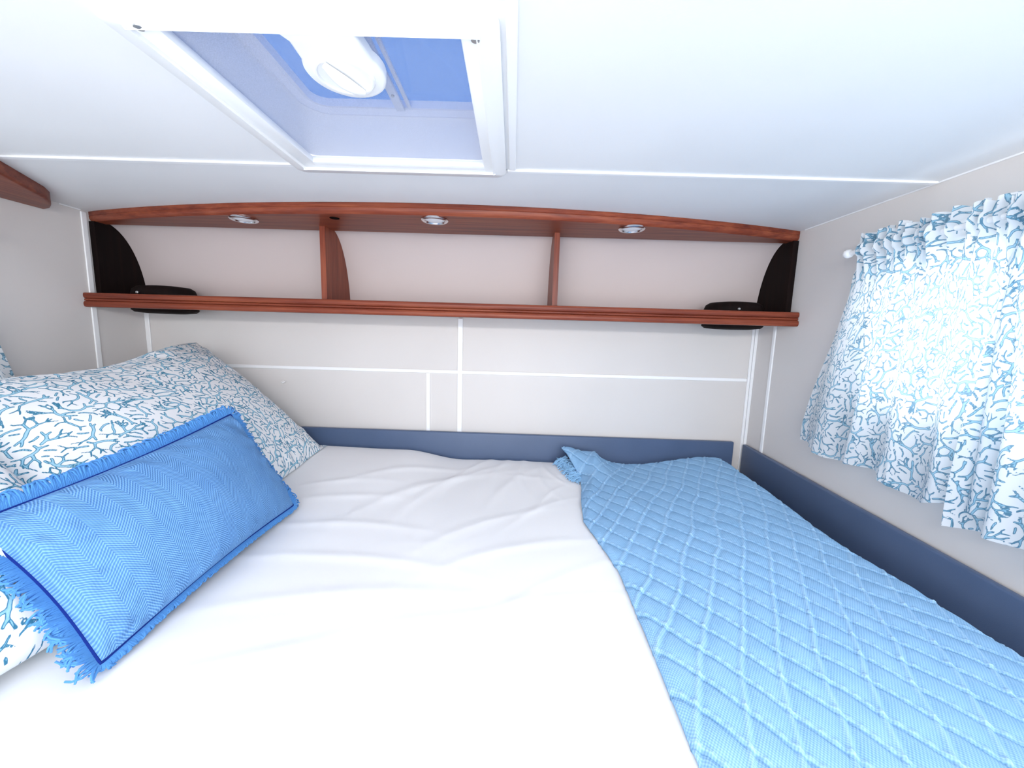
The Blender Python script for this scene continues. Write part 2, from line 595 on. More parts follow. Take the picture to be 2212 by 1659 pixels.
for sgn in (1,):
    pts = [(-.2055 + math.cos(ga) * t, .492 + math.sin(ga) * t, kz - .004 - .004 * (1 - (t / .028) ** 2)) for t in np.linspace(-.027, .027, 9)]
    gp.tube(pts, lambda s: .0035 + .0035 * math.sin(math.pi * s), 10)
gp.build('grip', M_PLASTIC, tabo, smooth=True)
for x, y, rz in ((-.385, .428, .5), (-.047, .432, -.4)):
    s = MB(); s.lathe([(.0045, 0), (.0045, -.001), (.001, -.0016)], (x, y, zb - .002), seg=14)
    s.build('screw', M_METAL, hatch)

# ------------------------------------------------------------------ wall shelf
shelf = empty('wall_shelf', (-.2, 1.18, .04), 'long cherry wood wall shelf with bowed top board under the ceiling', 'shelf')
XA, XZ = XL + .001, XR - .001
def bow(x):
    t = (x + .2) / .995
    return 1.12 - .150 * max(0, 1 - t * t) ** .95
ZU = .279
# top board: bowed front edge with a rounded two-step moulding
N = 72
xs = [XA + (XZ - XA) * i / N for i in range(N + 1)]
prof = [(0.0, ZC - .0005), (0.0, .296), (.0012, .2945), (.0, .293), (.0005, .287), (.003, .2825), (.008, ZU)]
vs, fs = [], []
for x in xs:
    yf = bow(x)
    for d, z in prof: vs.append((x, yf + d, z))
    vs.append((x, 1.150, ZU)); vs.append((x, 1.150, ZC - .0005))
k = len(prof) + 2
for i in range(N):
    for a in range(k):
        b = (a + 1) % k
        fs.append([i * k + a, (i + 1) * k + a, (i + 1) * k + b, i * k + b])
fs.append(list(range(k))); fs.append([N * k + a for a in range(k)][::-1])
MB().add(vs, fs).build('top_board', M_WOODX, shelf, angle=30)
MB().box(XA, XZ, 1.094, YB - .001, .050, .072, .002).build('shelf_board', M_WOODX, shelf)
# moulded front rail
pr = []
def bead(z1, z0, y, dep, n=6):
    for i in range(n + 1):
        a = math.pi * i / n
        pr.append((y - dep * math.sin(a) ** .6, z1 + (z0 - z1) * (1 - math.cos(a)) / 2))
bead(.081, .0655, 1.088, .006); bead(.0645, .0590, 1.087, .003); bead(.0580, .0415, 1.088, .007)
MB().prism(pr + [(1.0945, .0415), (1.0945, .081)], 0, XA, XZ).build('rail', M_WOODX, shelf, angle=40)
def upright(x0, x1, yf, mat, name):
    a = []
    for i in range(17):
        t = math.pi / 2 * i / 16
        a.append((1.141 + .118 * math.sin(t), min(.284, .285 - .235 * (1 - math.cos(t)))))
    a = [p for p in a if p[1] > .073] + [(1.2585, .0725)]
    poly = [(yf, .0725), (yf, ZU)] + [(1.140, ZU)] + a
    return MB().prism(poly, 0, x0, x1).build(name, mat, shelf)
upright(-.542, -.527, 1.102, M_WOODZ, 'divider')
upright(.106, .121, 1.102, M_WOODZ, 'divider')
upright(XA, XA + .015, 1.118, M_DARKZ, 'end_panel')['label'] = 'end panel with deep shade in its wood colour'
upright(XZ - .015, XZ, 1.118, M_DARKZ, 'end_panel')['label'] = 'end panel with deep shade in its wood colour'
MB().lathe([(.012, .0008), (.012, -.0006), (.010, -.0009), (.001, -.0009)], (-.463, 1.022, ZU), seg=20).build('cable_hole', M_BLACK, shelf)

# recessed downlights
def downlight(x, y, label):
    d = empty('downlight', (x, y, ZU), label, 'downlight', 'recessed lights in the shelf top board')
    MB().lathe([(.033, .0), (.0335, -.003), (.031, -.0055), (.026, -.0055), (.024, -.003), (.0235, -.0005)], (x, y, ZU), seg=40).build('ring', M_CHROME, d, angle=50)
    MB().lathe([(.0235, -.0005), (.0235, -.002), (.018, -.0045), (.010, -.0058), (.001, -.006)], (x, y, ZU), seg=32).build('lens', M_LENS, d, angle=50)
    return d
dl = downlight(-.712, 1.048, 'round chrome downlight above the leftmost shelf compartment')
def copy_thing(src, loc, label):
    r = src.copy(); col.objects.link(r)
    r.location = (loc[0], loc[1], loc[2] + ZO); r['label'] = label
    for ch in list(src.children):
        k = ch.copy(); col.objects.link(k); k.parent = r
    return r
copy_thing(dl, (-.205, 1.008, ZU), 'round chrome downlight above the middle shelf compartment')
copy_thing(dl, (.298, 1.037, ZU), 'round chrome downlight above the rightmost shelf compartment')

# rounded dark pods let into the shelf ends
def pod(x, y, label):
    o = empty('shelf_pod', (x, y, .03), label, 'shelf pod', 'dark pods at the shelf ends')
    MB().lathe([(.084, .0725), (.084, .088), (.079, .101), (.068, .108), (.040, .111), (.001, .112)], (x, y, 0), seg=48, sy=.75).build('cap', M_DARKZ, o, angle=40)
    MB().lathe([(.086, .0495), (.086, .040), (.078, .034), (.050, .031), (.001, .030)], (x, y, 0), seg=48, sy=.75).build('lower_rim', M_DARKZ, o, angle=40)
    MB().lathe([(.004, 0), (.004, -.003), (.002, -.005)], (x - .02, y - .063, .087), axis=1, seg=12).build('stud', M_METAL, o)
    return o
pod(.655, 1.170, 'dark rounded pod set into the shelf at its right end')
pod(-1.045, 1.170, 'dark rounded pod set into the shelf at its left end')

# bowed shelf board along the left wall
pts = [(-1.085, .928), (-1.04, .853), (-.988, .765), (-.92, .62), (-.865, .46), (-.815, .28), (-.80, .10), (-.82, -.05), (-.88, -.2), (-.97, -.32), (-1.08, -.40), (XL + .001, -.44)]
poly = [(XL + .001, 1.018)] + [(-1.172, 1.010), (-1.145, .990), (-1.115, .964)] + pts
bmh = bmesh.new()
vs = [bmh.verts.new((x, y, .279)) for x, y in poly]
fc = bmh.faces.new(vs)
r = bmesh.ops.extrude_face_region(bmh, geom=[fc])
bmesh.ops.translate(bmh, verts=[e for e in r['geom'] if isinstance(e, bmesh.types.BMVert)], vec=(0, 0, .0255))
bmesh.ops.recalc_face_normals(bmh, faces=bmh.faces[:])
bmesh.ops.bevel(bmh, geom=[e for e in bmh.edges if e.verts[0].co.z < .28 and e.verts[1].co.z < .28 and max(e.verts[0].co.x, e.verts[1].co.x) > XL + .01], offset=.005, segments=3, affect='EDGES', profile=.5)
bmh.verts.ensure_lookup_table()
b = MB().add([q.co[:] for q in bmh.verts], [[q.index for q in f.verts] for f in bmh.faces]); bmh.free()
tag(b.build('shelf_board', M_WOODY, angle=35), 'bowed cherry wood shelf board under the ceiling along the left wall', 'shelf board')

# ------------------------------------------------------------------ slate blue padded boards
def padded(name, x0, x1, y0, y1, zt0, zt1, along, label):
    """box whose top edge runs from zt0 to zt1 along the given axis"""
    b = MB().box(x0, x1, y0, y1, -1.0, 0.0, .004, 3)
    v = []
    for (x, y, z) in b.v:
        t = (x - x0) / (x1 - x0) if along == 0 else (y - y0) / (y1 - y0)
        top = zt0 + (zt1 - zt0) * t
        z = ZF + .001 + (z + 1.0) * (top - ZF - .001) if z < -.5 else top + z
        v.append((x, y, z))
    b.v = v
    return tag(b.build(name, M_BOARD, angle=35), label, 'padded board', 'slate blue boards around the mattress')
padded('padded_board', XL + .02, .741, 1.238, 1.2545, -.322, -.335, 0, 'slate blue padded board along the back wall behind the bed')
padded('padded_board', .7725, .7865, -.42, 1.246, -.415, -.343, 1, 'slate blue padded board along the right wall below the curtains')

# tiny hook on the wall
hk = MB().tube([(-.757, 1.2595, -.176), (-.757, 1.252, -.177), (-.754, 1.249, -.180), (-.749, 1.2495, -.178), (-.745, 1.2505, -.175)], .0022, 8)
tag(hk.build('wall_hook', M_PLASTIC, smooth=True), 'tiny white hook on the back wall above the coral pillow', 'hook')

# ------------------------------------------------------------------ bed
MX0, MX1, MY0, MY1 = XL + .012, .705, -.42, 1.228
RIDG = []
rr = random.Random(21)
def ridge(x, y, ang, L, w, a): RIDG.append((x, y, math.cos(math.radians(ang)), math.sin(math.radians(ang)), L, w, a))
for (x, y, ang, L, w, a) in (
    (-.12, 1.12, 62, .16, .012, .006), (-.16, 1.02, 55, .18, .014, .006), (-.04, 1.12, 75, .14, .010, .005), (.03, 1.13, 85, .12, .010, .005),
    (-.22, .98, 42, .20, .018, .007), (-.02, .98, 68, .16, .014, .005), (.09, 1.04, 100, .10, .010, .004), (-.30, 1.06, 25, .18, .016, .005),
    (-.40, .90, 8, .16, .014, .004), (-.36, .78, 2, .18, .014, .004), (-.30, .66, -3, .22, .014, .004), (-.25, .56, 6, .22, .016, .004),
    (-.05, .80, 35, .16, .014, .004), (.06, .86, 45, .12, .012, .004), (.02, .70, 20, .16, .014, .004), (-.28, .44, 14, .20, .016, .004),
    (-.12, .50, 12, .22, .016, .004), (.0, .40, 20, .18, .014, .003), (-.20, .33, 15, .22, .016, .004), (-.40, .30, 28, .14, .010, .005), (-.38, .24, 30, .14, .010, .005),
    (.05, .55, 15, .15, .012, .003), (.10, .95, 60, .08, .008, .004), (.12, 1.10, 110, .08, .008, .004), (-.45, .97, 15, .12, .012, .004)):
    ridge(x, y, ang, L, w, a)
for i in range(40):
    ridge(rr.uniform(-1.1, .6), rr.uniform(-.6, 1.15), rr.uniform(-10, 45), rr.uniform(.05, .16), rr.uniform(.008, .016), rr.uniform(-.0025, .0025))

def bed_z(X, Y):
    z = np.full(np.shape(X), -.411)
    back = smooth01(.80, 1.20, Y)
    z = z + back * (.030 * smooth01(-.14, -.34, X) + .022 * smooth01(.38, .66, X))
    z = z + .005 * vnoise(X * 3.1, Y * 3.1, 3) + .0015 * vnoise(X * 9, Y * 9, 5)
    for (x, y, c_, s_, L, w, a) in RIDG:
        p = (X - x) * c_ + (Y - y) * s_
        q = -(X - x) * s_ + (Y - y) * c_ + .15 * p * p / max(L, .01)
        z = z + .55 * a * np.exp(-(p / L) ** 2 - (q / w) ** 2)
    return z

def wrap(u, lo, hi, r, drop):
    """unrolled coordinate -> (position, drop below the top) with rounded edges at lo and hi"""
    x = u.copy(); d = np.zeros_like(u)
    for sgn, e in ((1, hi), (-1, lo)):
        t = sgn * (u - e) + r
        a = np.clip(t / r, 0, math.pi / 2)
        on = t > 0
        x = np.where(on, e - sgn * r + sgn * r * np.sin(a), x)
        d = np.where(on, r * (1 - np.cos(a)) + np.clip(t - r * math.pi / 2, 0, None), d)
    return x, np.minimum(d, drop)
un = np.concatenate([np.linspace(MX0 - .13, MX0 + .02, 26)[:-1], np.linspace(MX0 + .02, -.62, 60)[:-1], np.linspace(-.62, .25, 170)[:-1], np.linspace(.25, .64, 30)[:-1], np.linspace(.64, MX1 + .13, 46)])
vn = np.concatenate([np.linspace(MY0 - .13, MY0 + .02, 20)[:-1], np.linspace(MY0 + .02, .15, 50)[:-1], np.linspace(.15, 1.18, 210)[:-1], np.linspace(1.18, MY1 + .13, 40)])
xu, du = wrap(un, MX0, MX1, .028, .145)
yv, dv_ = wrap(vn, MY0, MY1, .022, .145)
X, Y = np.meshgrid(xu, yv, indexing='ij')
D = np.minimum(du[:, None] + dv_[None, :], .145)
Z = bed_z(X, Y) - D
Z = np.maximum(Z, ZF + .002)
wav = .004 * vnoise(np.broadcast_to(yv[None, :] * 9, X.shape), X * 3, 11) * (du[:, None] > .01)
to_mesh('bed_sheet', np.stack([X + wav, Y, Z], -1).reshape(-1, 3), grid_faces(*X.shape), M_SHEET, smooth=True)
tag(bpy.data.objects['bed_sheet'], 'white cotton sheet spread over the mattress', 'bed sheet')
tag(MB().box(MX0 + .012, MX1 - .014, MY0 + .012, MY1 - .012, ZF + .001, -.43, .02, 3).build('mattress', M_MATT, angle=40), 'mattress lying under the white cotton sheet', 'mattress')

# ------------------------------------------------------------------ throw blanket with diamond cables
def tl(y): return np.interp(y, [-.8, .2, .33, .46, .62, .72, .80, .90, 1.01, 1.08, 1.20], [.19, .19, .188, .192, .195, .180, .166, .178, .198, .204, .166])
def tr_(y): return np.interp(y, [-.8, .3, .45, .6, .8, 1.0, 1.2], [.685, .690, .688, .682, .676, .680, .672]) + .004 * np.sin(y * 23)
def tb_(x): return np.interp(x, [.15, .25, .36, .42, .5, .62, .7], [1.212, 1.210, 1.190, 1.188, 1.196, 1.206, 1.190])
nu, nv = 230, 520
S = np.linspace(0, 1, nu)[:, None]
Tn = np.linspace(0, 1, nv)[None, :]
Y0 = -.35
# two passes so that the far edge follows tb_
Yg = Y0 + (1.2 - Y0) * Tn + 0 * S
Xg = tl(Yg) + (tr_(Yg) - tl(Yg)) * S
Yg = Y0 + (tb_(Xg) - Y0) * Tn
Xg = tl(Yg) + (tr_(Yg) - tl(Yg)) * S
wx = .010 * vnoise(Xg * 7, Yg * 7, 31) + .003 * vnoise(Xg * 22, Yg * 22, 32)
wy = .010 * vnoise(Xg * 7 + 50, Yg * 7, 33)
p1 = (Xg + wx) - .57 * (Yg + wy)
p2 = (Xg + wx) + .80 * (Yg + wy)
def tri(p, per): return (np.mod(p / per + .5, 1.0) - .5) * per
d1 = tri(p1, .0515) / math.hypot(1, .57)
d2 = tri(p2 + .012, .0515) / math.hypot(1, .80)
beads = .5 + .5 * np.sin(2 * math.pi * (Yg - .4 * Xg) / .0125)
c1 = np.exp(-(d1 / .0026) ** 2)
c2 = np.exp(-(d2 / .0022) ** 2) * (.35 + .65 * beads)
g2 = np.exp(-((d2 + .0042) / .0016) ** 2)
cab = .0030 * c1 + .0030 * c2 - .0022 * g2 - .001 * np.exp(-((d1 - .005) / .002) ** 2)
lift = .046 * np.exp(-((Xg - .165) / .085) ** 2) * smooth01(1.06, 1.19, Yg) + .014 * np.exp(-((Xg - .26) / .05) ** 2) * smooth01(.98, 1.15, Yg)
puff = .0035 * np.abs(np.sin(math.pi * p1 / .0515) * np.sin(math.pi * (p2 + .012) / .0515)) ** .5
fold = .007 * np.exp(-(((Xg - .225) - .25 * (Yg - 1.0)) / .014) ** 2) * smooth01(.78, .95, Yg) + .005 * np.exp(-(((Xg - .285) + .1 * (Yg - 1.0)) / .018) ** 2) * smooth01(.72, .9, Yg)
edge = np.minimum(np.minimum(S, 1 - S) * .5, (1 - Tn) * 1.5)
rollz = -.006 * np.exp(-(edge / .006) ** 2)
du_t = np.clip((Xg - (MX1 - .028)) / .028, 0, 1)
Zg = bed_z(Xg, Yg) - .028 * (1 - np.sqrt(1 - du_t ** 2 * .98)) + .011 + cab + lift + puff + fold + rollz
top = np.stack([Xg, Yg, Zg], -1).reshape(-1, 3)
uvs = np.stack([Xg, Yg], -1).reshape(-1, 2)
# closed slab: underside a few mm lower
bot = top.copy(); bot[:, 2] -= .0045
F = grid_faces(nu, nv)
nb = nu * nv
idx = np.arange(nb).reshape(nu, nv)
ring = np.concatenate([idx[:, 0], idx[-1, 1:], idx[-2::-1, -1], idx[0, -2:0:-1]])
side = np.stack([ring, np.roll(ring, -1), np.roll(ring, -1) + nb, ring + nb], -1)
throw = empty('throw_blanket', (.43, .45, -.40), 'light blue knitted throw with diamond cables over the right side of the bed', 'throw blanket')
to_mesh('knit', np.concatenate([top, bot]), np.concatenate([F, F[:, ::-1] + nb, side[:, ::-1]]), M_KNIT, throw, smooth=True,
        uv=np.concatenate([uvs, uvs]), attrs={'cable': np.concatenate([(c1 * .6 + c2 - .8 * g2).ravel()] * 2)})
# folded under-layer and its yarn fringe peeping out at the far left corner
un_ = MB()
nn = 14
vs, fs = [], []
for i in range(nn):
    for j in range(8):
        y = 1.055 + .15 * i / (nn - 1); x = .150 + .10 * j / 7 + (.030 * (1 - i / (nn - 1)))
        vs.append((x, y, float(bed_z(np.array(x), np.array(y))) + .007 + .012 * (i / (nn - 1)) * (1 - j / 7)))
for i in range(nn - 1):
    for j in range(7):
        fs.append([i * 8 + j, (i + 1) * 8 + j, (i + 1) * 8 + j + 1, i * 8 + j + 1])
un_.add(vs, fs)
o = un_.build('folded_layer', M_TASSEL, throw, smooth=True)
fr = MB()
for i in range(300):
    y = RNG.uniform(1.05, 1.20); x = .203 - .22 * (y - 1.05) + RNG.uniform(-.004, .016)
    h = RNG.uniform(.004, .012 + .16 * max(0, y - 1.07))
    z = float(bed_z(np.array(x), np.array(y))) + h
    L = RNG.uniform(.016, .036); a = RNG.uniform(-.8, .8) + math.pi + .5
    q = [(x, y, z)]
    for s in (.33, .66, 1.0):
        q.append((x + math.cos(a) * L * s + RNG.uniform(-.004, .004), y + math.sin(a) * L * s + RNG.uniform(-.004, .004), z - (h - .004) * s * s + RNG.uniform(-.001, .004)))
    fr.tube(q, .0013, 5)
tag(fr.build('fringe', M_TASSEL, throw, smooth=True), kind='stuff')

# ------------------------------------------------------------------ coral print: branching twigs as a distance field on a repeating tile
def coral_tile(size, res, seed):
    """signed distance in mm to branching coral twigs on a repeating tile (size in mm)"""
    R_ = random.Random(seed)
    G_ = 120
    cell = size / G_
    occ = -np.ones((G_, G_), int)
    segs = []
    def at(x, y): return int(x / cell) % G_, int(y / cell) % G_
    def free(x, y, ang, cid, reach):
        for da, r_ in ((0, reach), (0, reach * .5), (.8, reach * .8), (-.8, reach * .8)):
            k = occ[at(x + math.cos(ang + da) * r_, y + math.sin(ang + da) * r_)]
            if k >= 0 and k != cid: return False
        return True
    def run(seeds, reach):
        tips = seeds
        while tips:
            R_.shuffle(tips)
            nxt = []
            for (x, y, ang, w, depth, cid) in tips:
                L = R_.uniform(8, 13)
                alive = True
                turn = R_.uniform(-.22, .22)
                for s in range(3):
                    ang += turn + R_.uniform(-.10, .10)
                    nx, ny = x + math.cos(ang) * L / 3, y + math.sin(ang) * L / 3
                    if not free(nx, ny, ang, cid, reach): alive = False; break
                    segs.append((x, y, nx, ny, w, w * .95))
                    for f in (.5, 1): occ[at(x + (nx - x) * f, y + (ny - y) * f)] = cid
                    x, y, w = nx, ny, w * .95
                if not alive or depth <= 0: continue
                sp = R_.uniform(.46, .74)
                nxt.append((x, y, ang + sp, w * .86, depth - 1, cid))
                nxt.append((x, y, ang - sp * R_.uniform(.75, 1.15), w * .86, depth - 1, cid))
                if R_.random() < .22: nxt.append((x, y, ang + R_.uniform(-.15, .15), w * .82, depth - 1, cid))
            tips = nxt
    cid = 0
    n = 8; p = size / n; seeds = []
    for i in range(n):
        for j in range(n):
            x, y = (i + .5 + R_.uniform(-.3, .3) + .5 * (j % 2)) * p, (j + .5 + R_.uniform(-.3, .3)) * p
            a = R_.uniform(0, 2 * math.pi)
            seeds.append((x, y, a, 2.2, 3, cid)); seeds.append((x, y, a + math.pi + R_.uniform(-.4, .4), 2.1, 1, cid))
            if R_.random() < .6: seeds.append((x, y, a + 1.7 * R_.choice((-1, 1)), 1.9, 2, cid))
            cid += 1
    run(seeds, 4.2)
    for depth, tries, clear in ((2, 900, 8.0), (1, 1600, 6.0)):
        for t in range(tries):
            x, y = R_.uniform(0, size), R_.uniform(0, size)
            if any(occ[at(x + math.cos(q * .785) * clear * f, y + math.sin(q * .785) * clear * f)] >= 0 for q in range(8) for f in (.4, .75, 1)): continue
            a = R_.uniform(0, 2 * math.pi)
            run([(x, y, a, 1.7 if depth == 2 else 1.45, depth, cid), (x, y, a + math.pi, 1.6 if depth == 2 else 1.4, depth - 1, cid)], 3.6)
            cid += 1
    D_ = np.full((res, res), 4.0)
    px = size / res
    pad = 6.5
    for (x0, y0, x1, y1, w0, w1) in segs:
        ia, ib = int(math.floor((min(x0, x1) - pad) / px)), int(math.ceil((max(x0, x1) + pad) / px))
        ja, jb = int(math.floor((min(y0, y1) - pad) / px)), int(math.ceil((max(y0, y1) + pad) / px))
        gi, gj = np.arange(ia, ib + 1), np.arange(ja, jb + 1)
        gx, gy = (gi * px)[:, None], (gj * px)[None, :]
        dx, dy = x1 - x0, y1 - y0
        t = np.clip(((gx - x0) * dx + (gy - y0) * dy) / (dx * dx + dy * dy + 1e-9), 0, 1)
        dd = np.hypot(gx - x0 - t * dx, gy - y0 - t * dy) - (w0 + (w1 - w0) * t)
        I, J = np.ix_(gi % res, gj % res)
        D_[I, J] = np.minimum(D_[I, J], dd)
    return D_
TILE, TRES = 360.0, 480
CORAL = coral_tile(TILE, TRES, 5)
def coral_at(u, v, scale=1.0):
    """u, v in metres"""
    a = np.mod(np.asarray(u) * 1000 * scale / TILE, 1.0) * TRES
    b = np.mod(np.asarray(v) * 1000 * scale / TILE, 1.0) * TRES
    i, j = np.floor(a).astype(int) % TRES, np.floor(b).astype(int) % TRES
    fa, fb = a - np.floor(a), b - np.floor(b)
    i2, j2 = (i + 1) % TRES, (j + 1) % TRES
    return (CORAL[i, j] * (1 - fa) + CORAL[i2, j] * fa) * (1 - fb) + (CORAL[i, j2] * (1 - fa) + CORAL[i2, j2] * fa) * fb

# ------------------------------------------------------------------ pillows
def pillow_surface(w, h, T, nu, nv, eu, ev, c, inset=.07, wr=1.0, seed=0, pw=.46):
    """front and back surface points of a stuffed pillow; eu, ev unit vectors in its plane"""
    eu, ev, c = np.array(eu, float), np.array(ev, float), np.array(c, float)
    eu /= np.linalg.norm(eu); ev -= eu * eu.dot(ev); ev /= np.linalg.norm(ev)
    nrm = np.cross(eu, ev)
    u = np.linspace(-1, 1, nu)[:, None]; v = np.linspace(-1, 1, nv)[None, :]
    u = u + 0 * v; v = v + 0 * u
    x = w / 2 * u * (1 - inset * (1 - v ** 2) ** 1.2 * np.abs(u) ** 2)
    y = h / 2 * v * (1 - inset * w / h * .8 * (1 - u ** 2) ** 1.2 * np.abs(v) ** 2)
    base = np.clip((1 - u ** 2) * (1 - v ** 2), 0, 1) ** pw
    ed = np.minimum(1 - np.abs(u), 1 - np.abs(v))
    wri = np.exp(-(ed / .28) ** 2) * np.clip(ed / .06, 0, 1) * (vnoise(u * 7 + 3 * v, v * 5, seed) * .6 + vnoise(u * 15, v * 13, seed + 1) * .4)
    lump = vnoise(u * 1.7 + seed, v * 1.7, seed + 2) * base
    out = []
    for s in (1, -1):
        t = s * (T / 2 * base + wr * (.010 * wri + .010 * lump * (s > 0)))
        out.append(c + x[..., None] * eu + y[..., None] * ev + t[..., None] * nrm)
    return out[0], out[1], x, y, u, v, nrm, eu, ev

def pillow_mesh(name, front, back, x, y, mat, parent=None, coral=True, off=(0, 0), scale=1.0):
    nu, nv = x.shape
    nb = nu * nv
    idx = np.arange(nb).reshape(nu, nv)
    bidx = idx + nb
    # weld the rim
    bidx = bidx.copy()
    bidx[0, :] = idx[0, :]; bidx[-1, :] = idx[-1, :]; bidx[:, 0] = idx[:, 0]; bidx[:, -1] = idx[:, -1]
    F1 = grid_faces(nu, nv)
    F2 = bidx.ravel()[F1][:, ::-1]
    V = np.concatenate([front.reshape(-1, 3), back.reshape(-1, 3)])
    # drop the unused rim copies of the back
    used = np.zeros(2 * nb, bool); used[F1.ravel()] = True; used[F2.ravel()] = True
    mp = np.cumsum(used) - 1
    FF = mp[np.concatenate([F1, F2])]
    uv = np.concatenate([np.stack([x, y], -1).reshape(-1, 2)] * 2)[used]
    at = {'print': coral_at(uv[:, 0] + off[0], uv[:, 1] + off[1], scale)} if coral else None
    return to_mesh(name, V[used], FF, mat, parent, smooth=True, uv=uv, attrs=at)

def rest_on_bed(P):
    """cloth touching the bed is pressed flat on it"""
    X_, Y_ = P[..., 0], P[..., 1]
    z = bed_z(X_, Y_) + .003
    P[..., 2] = np.where(P[..., 2] < z, z + (P[..., 2] - z) * .02, P[..., 2])
    P[..., 0] = np.maximum(P[..., 0], XL + .006)
    P[..., 1] = np.minimum(P[..., 1], 1.232)
    return P

def rim_points(front, u, v):
    nu, nv = u.shape
    return np.concatenate([front[:, 0], front[-1, 1:], front[-2::-1, -1], front[0, -2:0:-1]])

# large coral pillow leaning on the left wall, far end against the back board
A1 = np.array((-.592, 1.185, -.398)); A2 = np.array((-.985, 1.222, -.055)); wA = .72; hA = np.linalg.norm(A2 - A1)
euA = np.array((-.02, 1.0, .0)); euA /= np.linalg.norm(euA)
evA = (A2 - A1) / hA
cA = A1 - euA * wA / 2 + evA * hA / 2
fA, bA, xA, yA, uA, vA, nA, _, _ = pillow_surface(wA, hA, .20, 380, 270, euA, evA, cA, .035, 1.0, 4, .60)
for P_ in (fA, bA):
    P_[..., 2] -= .062 * smooth01(.95, -.1, uA) * (vA + 1) / 2
pillow_mesh('pillow', rest_on_bed(fA), rest_on_bed(bA), xA, yA, M_CORAL, off=(.1, .05))
tag(bpy.data.objects['pillow'], 'large coral print pillow leaning at the head of the bed near the back wall', 'pillow', 'coral print pillows')
# nearer coral pillow, mostly outside the picture
B1 = np.array((-.545, .535, -.398)); evB = np.array((-.72, .05, .68)); wB, hB = .70, .50
euB = np.array((.0, 1.0, -.03))
evB /= np.linalg.norm(evB)
cB = B1 - euB / np.linalg.norm(euB) * wB / 2 + evB * hB / 2
fB, bB, xB, yB_, uB, vB, nB, _, _ = pillow_surface(wB, hB, .15, 300, 220, euB, evB, cB, .05, 1.0, 9)
o = pillow_mesh('pillow', rest_on_bed(fB), rest_on_bed(bB), xB, yB_, M_CORAL, off=(.27, .21))
tag(o, 'coral print pillow at the left edge behind the blue fringed cushion', 'pillow', 'coral print pillows')

# blue lumbar cushion
cush = empty('fringed_cushion', (-.50, .59, -.40), 'blue herringbone lumbar cushion with fringed edges leaning on coral pillows', 'cushion')
L1 = np.array((-.470, .385, -.393)); L2 = np.array((-.482, .800, -.393))
euL = (L2 - L1); wL = np.linalg.norm(euL); euL /= wL
evL = np.array((-.52, .10, .85)); evL /= np.linalg.norm(evL); hL = .238
cL = (L1 + L2) / 2 + evL * hL / 2
fL, bL, xL_, yL_, uL, vL, nL, euL, evL = pillow_surface(wL, hL, .125, 240, 150, euL, evL, cL, .045, .6, 14, .42)
near_ev = np.array((-.72, .10, .68)); near_ev /= np.linalg.norm(near_ev)
for P_ in (fL, bL):
    P_ += (((vL + 1) / 2 * (1 - uL) / 2)[..., None]) * (near_ev * .225 - evL * hL)
rest_on_bed(fL); rest_on_bed(bL)
cov = pillow_mesh('cover', fL, bL, xL_, yL_, M_HERR, cush, coral=False)
rim = rim_points(fL, uL, vL)
step = rim[::2]
MB().tube([tuple(p + nL * .0012) for p in step], .0022, 6, closed=True).build('seam', M_SEAM, cush, smooth=True)
fr = MB()
n_r = len(rim)
for i in range(int(n_r * 1.7)):
    t = (i + RNG.random()) / 1.7
    k = int(t) % n_r
    p = rim[k] + (rim[(k + 1) % n_r] - rim[k]) * (t - int(t))
    tang = rim[(k + 4) % n_r] - rim[k - 4]
    tang /= np.linalg.norm(tang) + 1e-9
    out = np.cross(tang, nL); out /= np.linalg.norm(out)
    if out.dot(p - cL) < 0: out = -out
    Lf = RNG.uniform(.016, .024) if out[2] > -.5 else RNG.uniform(.008, .012)
    if out.dot(euL) < -.5: Lf *= 1.0
    lean = RNG.uniform(-.3, .3) + .25 * math.sin(t * .35)
    bend = RNG.uniform(-.45, .1)
    curl = RNG.uniform(-.5, .5)
    q = []
    for s in (0, .3, .6, .85, 1.0):
        pt = p + (out * math.sin(s * 1.75) + tang * (lean * s * s + curl * s ** 4) + nL * (bend * s * s + .25 * math.sin(s * 3.1) + RNG.uniform(-.05, .05) * s)) * Lf
        zb_ = float(bed_z(np.array(pt[0]), np.array(pt[1]))) + .003
        if pt[2] < zb_:
            over = zb_ - pt[2]
            pt = pt + nL * over * .7
            pt[2] = zb_ + RNG.uniform(0, .003)
        q.append(tuple(pt))
    fr.tube(q, lambda s: .0016 * (1 - .25 * s), 5)
tag(fr.build('fringe', M_FRINGE, cush, smooth=True), kind='stuff')

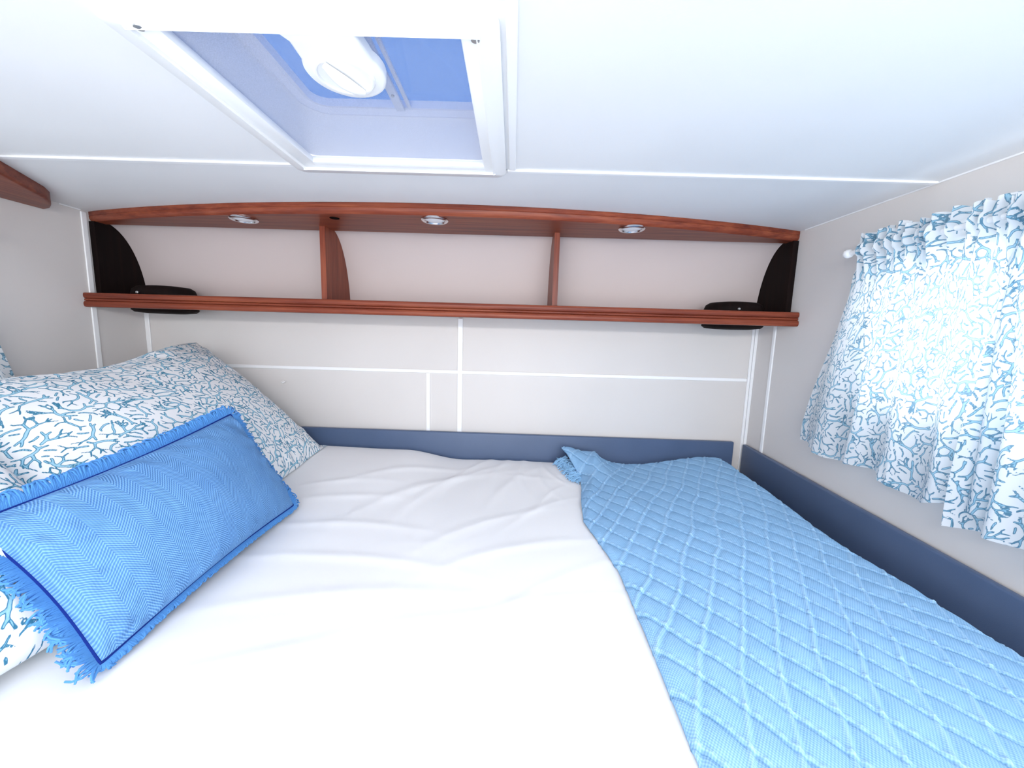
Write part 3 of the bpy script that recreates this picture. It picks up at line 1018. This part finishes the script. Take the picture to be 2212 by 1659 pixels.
# ------------------------------------------------------------------ curtains and rods
def curtain(name, xw, s, yt0, yt1, yb0, yb1, zt, zb_, nu, nv, seed, gather=1.75, stand=.055, off=(0, 0), label='', rodz=.195, folds=7, zb_fn=None):
    """s=+1: wall to the right (cloth hangs at xw - stand); y from t0 (near) to t1 (far)"""
    a = np.linspace(0, 1, nu)[:, None]; t = np.linspace(0, 1, nv)[None, :]
    a = a + 0 * t; t = t + 0 * a
    k = smooth01(0, 1, t)
    aw = a + .012 * np.sin(2 * math.pi * (folds * 1.37 * a + seed)) * (1 - t)
    y = (yt0 + (yt1 - yt0) * aw) * (1 - k) + (yb0 + (yb1 - yb0) * aw) * k
    zbot = zb_ + (zb_fn(a) if zb_fn is not None else 0)
    ztop = zt + .004 * np.sin(2 * math.pi * 9 * a + seed) + .004 * vnoise(a * 26, a * 0, seed)
    z = ztop + (zbot - ztop) * t
    hz = z - rodz
    ph = folds * a + .35 * vnoise(a * 4 + seed, t * 1.2, seed + 1)
    big = np.sin(2 * math.pi * ph)
    small = np.sin(2 * math.pi * (folds * 3.1 * a + .8 * vnoise(a * 9, t * 3, seed + 3)))
    near = np.exp(-(hz / .045) ** 2)
    amp_b = .003 + .011 * smooth01(.10, .8, t)
    amp_s = .0115 * np.exp(-(np.clip(-hz, 0, None) / .07) ** 2) + .0025 * vnoise(a * 7, t * 5, seed + 8)
    # rod pocket bulges round the rod
    bul = np.sqrt(np.clip(.013 ** 2 - hz ** 2, 0, None))
    x = stand + amp_b * big + amp_s * small + bul * .5 + .004 * vnoise(a * 22, t * 10, seed + 5) * near
    y = y + .004 * vnoise(a * 18, t * 8, seed + 6) * near
    x = np.maximum(x, .010)
    X_ = xw - s * x
    width = abs(yb1 - yb0) * gather
    uu, vv = a * width + off[0], (z - zb_) + off[1]
    pr_ = coral_at(uu, vv, 1.12)
    V = np.stack([X_, y, z], -1).reshape(-1, 3)
    uv = np.stack([uu, vv], -1).reshape(-1, 2)
    o = to_mesh(name, V, grid_faces(nu, nv), M_CORAL_T, smooth=True, uv=uv, attrs={'print': pr_.ravel()})
    tag(o, label, 'curtain', 'coral print curtains')
    return o
def hem1(a):
    return -.012 * np.exp(-((a - .28) / .10) ** 2) + .006 * np.sin(2 * math.pi * 2.3 * a) + .008 * smooth01(.5, 1, a)
curtain('curtain', XR, 1, .575, .852, .545, .962, .226, -.262, 330, 260, 2, 1.7, .058, (.05, .1), 'white curtain with blue coral print nearest the back wall on the right', zb_fn=hem1, folds=5)
curtain('curtain', XR, 1, .18, .585, .12, .60, .224, -.290, 330, 240, 6, 1.7, .066, (.3, .2), 'white curtain with blue coral print at the right edge of the picture', zb_fn=lambda a: .006 * np.sin(2 * math.pi * 2.6 * a), folds=6)
curtain('curtain', XL, -1, .18, .80, .12, .905, .226, -.262, 220, 160, 11, 1.6, .05, (.2, .15), 'white curtain with blue coral print at the left edge of the picture', folds=8)

def rod(xw, s, y0, y1, label):
    x = xw - s * .058
    o = empty('curtain_rod', (x, (y0 + y1) / 2, .185), label, 'curtain rod', 'white curtain rods')
    MB().tube([(x, y0, .195), (x, y1, .195)], .005, 16).build('pole', M_PLASTIC, o, angle=40)
    for y, d in ((y0, -1), (y1, 1)):
        pr_ = [(.006, 0), (.009, .003), (.0095, .009), (.008, .014), (.004, .0175), (.001, .018)]
        MB().lathe([(r_, d * h_) for r_, h_ in pr_], (x, y, .195), axis=1, seg=20).build('finial', M_PLASTIC, o, angle=50)
        b = MB().box(min(x, xw - s * .0005), max(x, xw - s * .0005), y - d * .02 - .004, y - d * .02 + .004, .1935, .2015, .001, 1)
        b.build('bracket', M_PLASTIC, o)
    return o
rod(XR, 1, .05, .872, 'white curtain rod on the right wall')
rod(XL, -1, .05, .83, 'white curtain rod on the left wall')
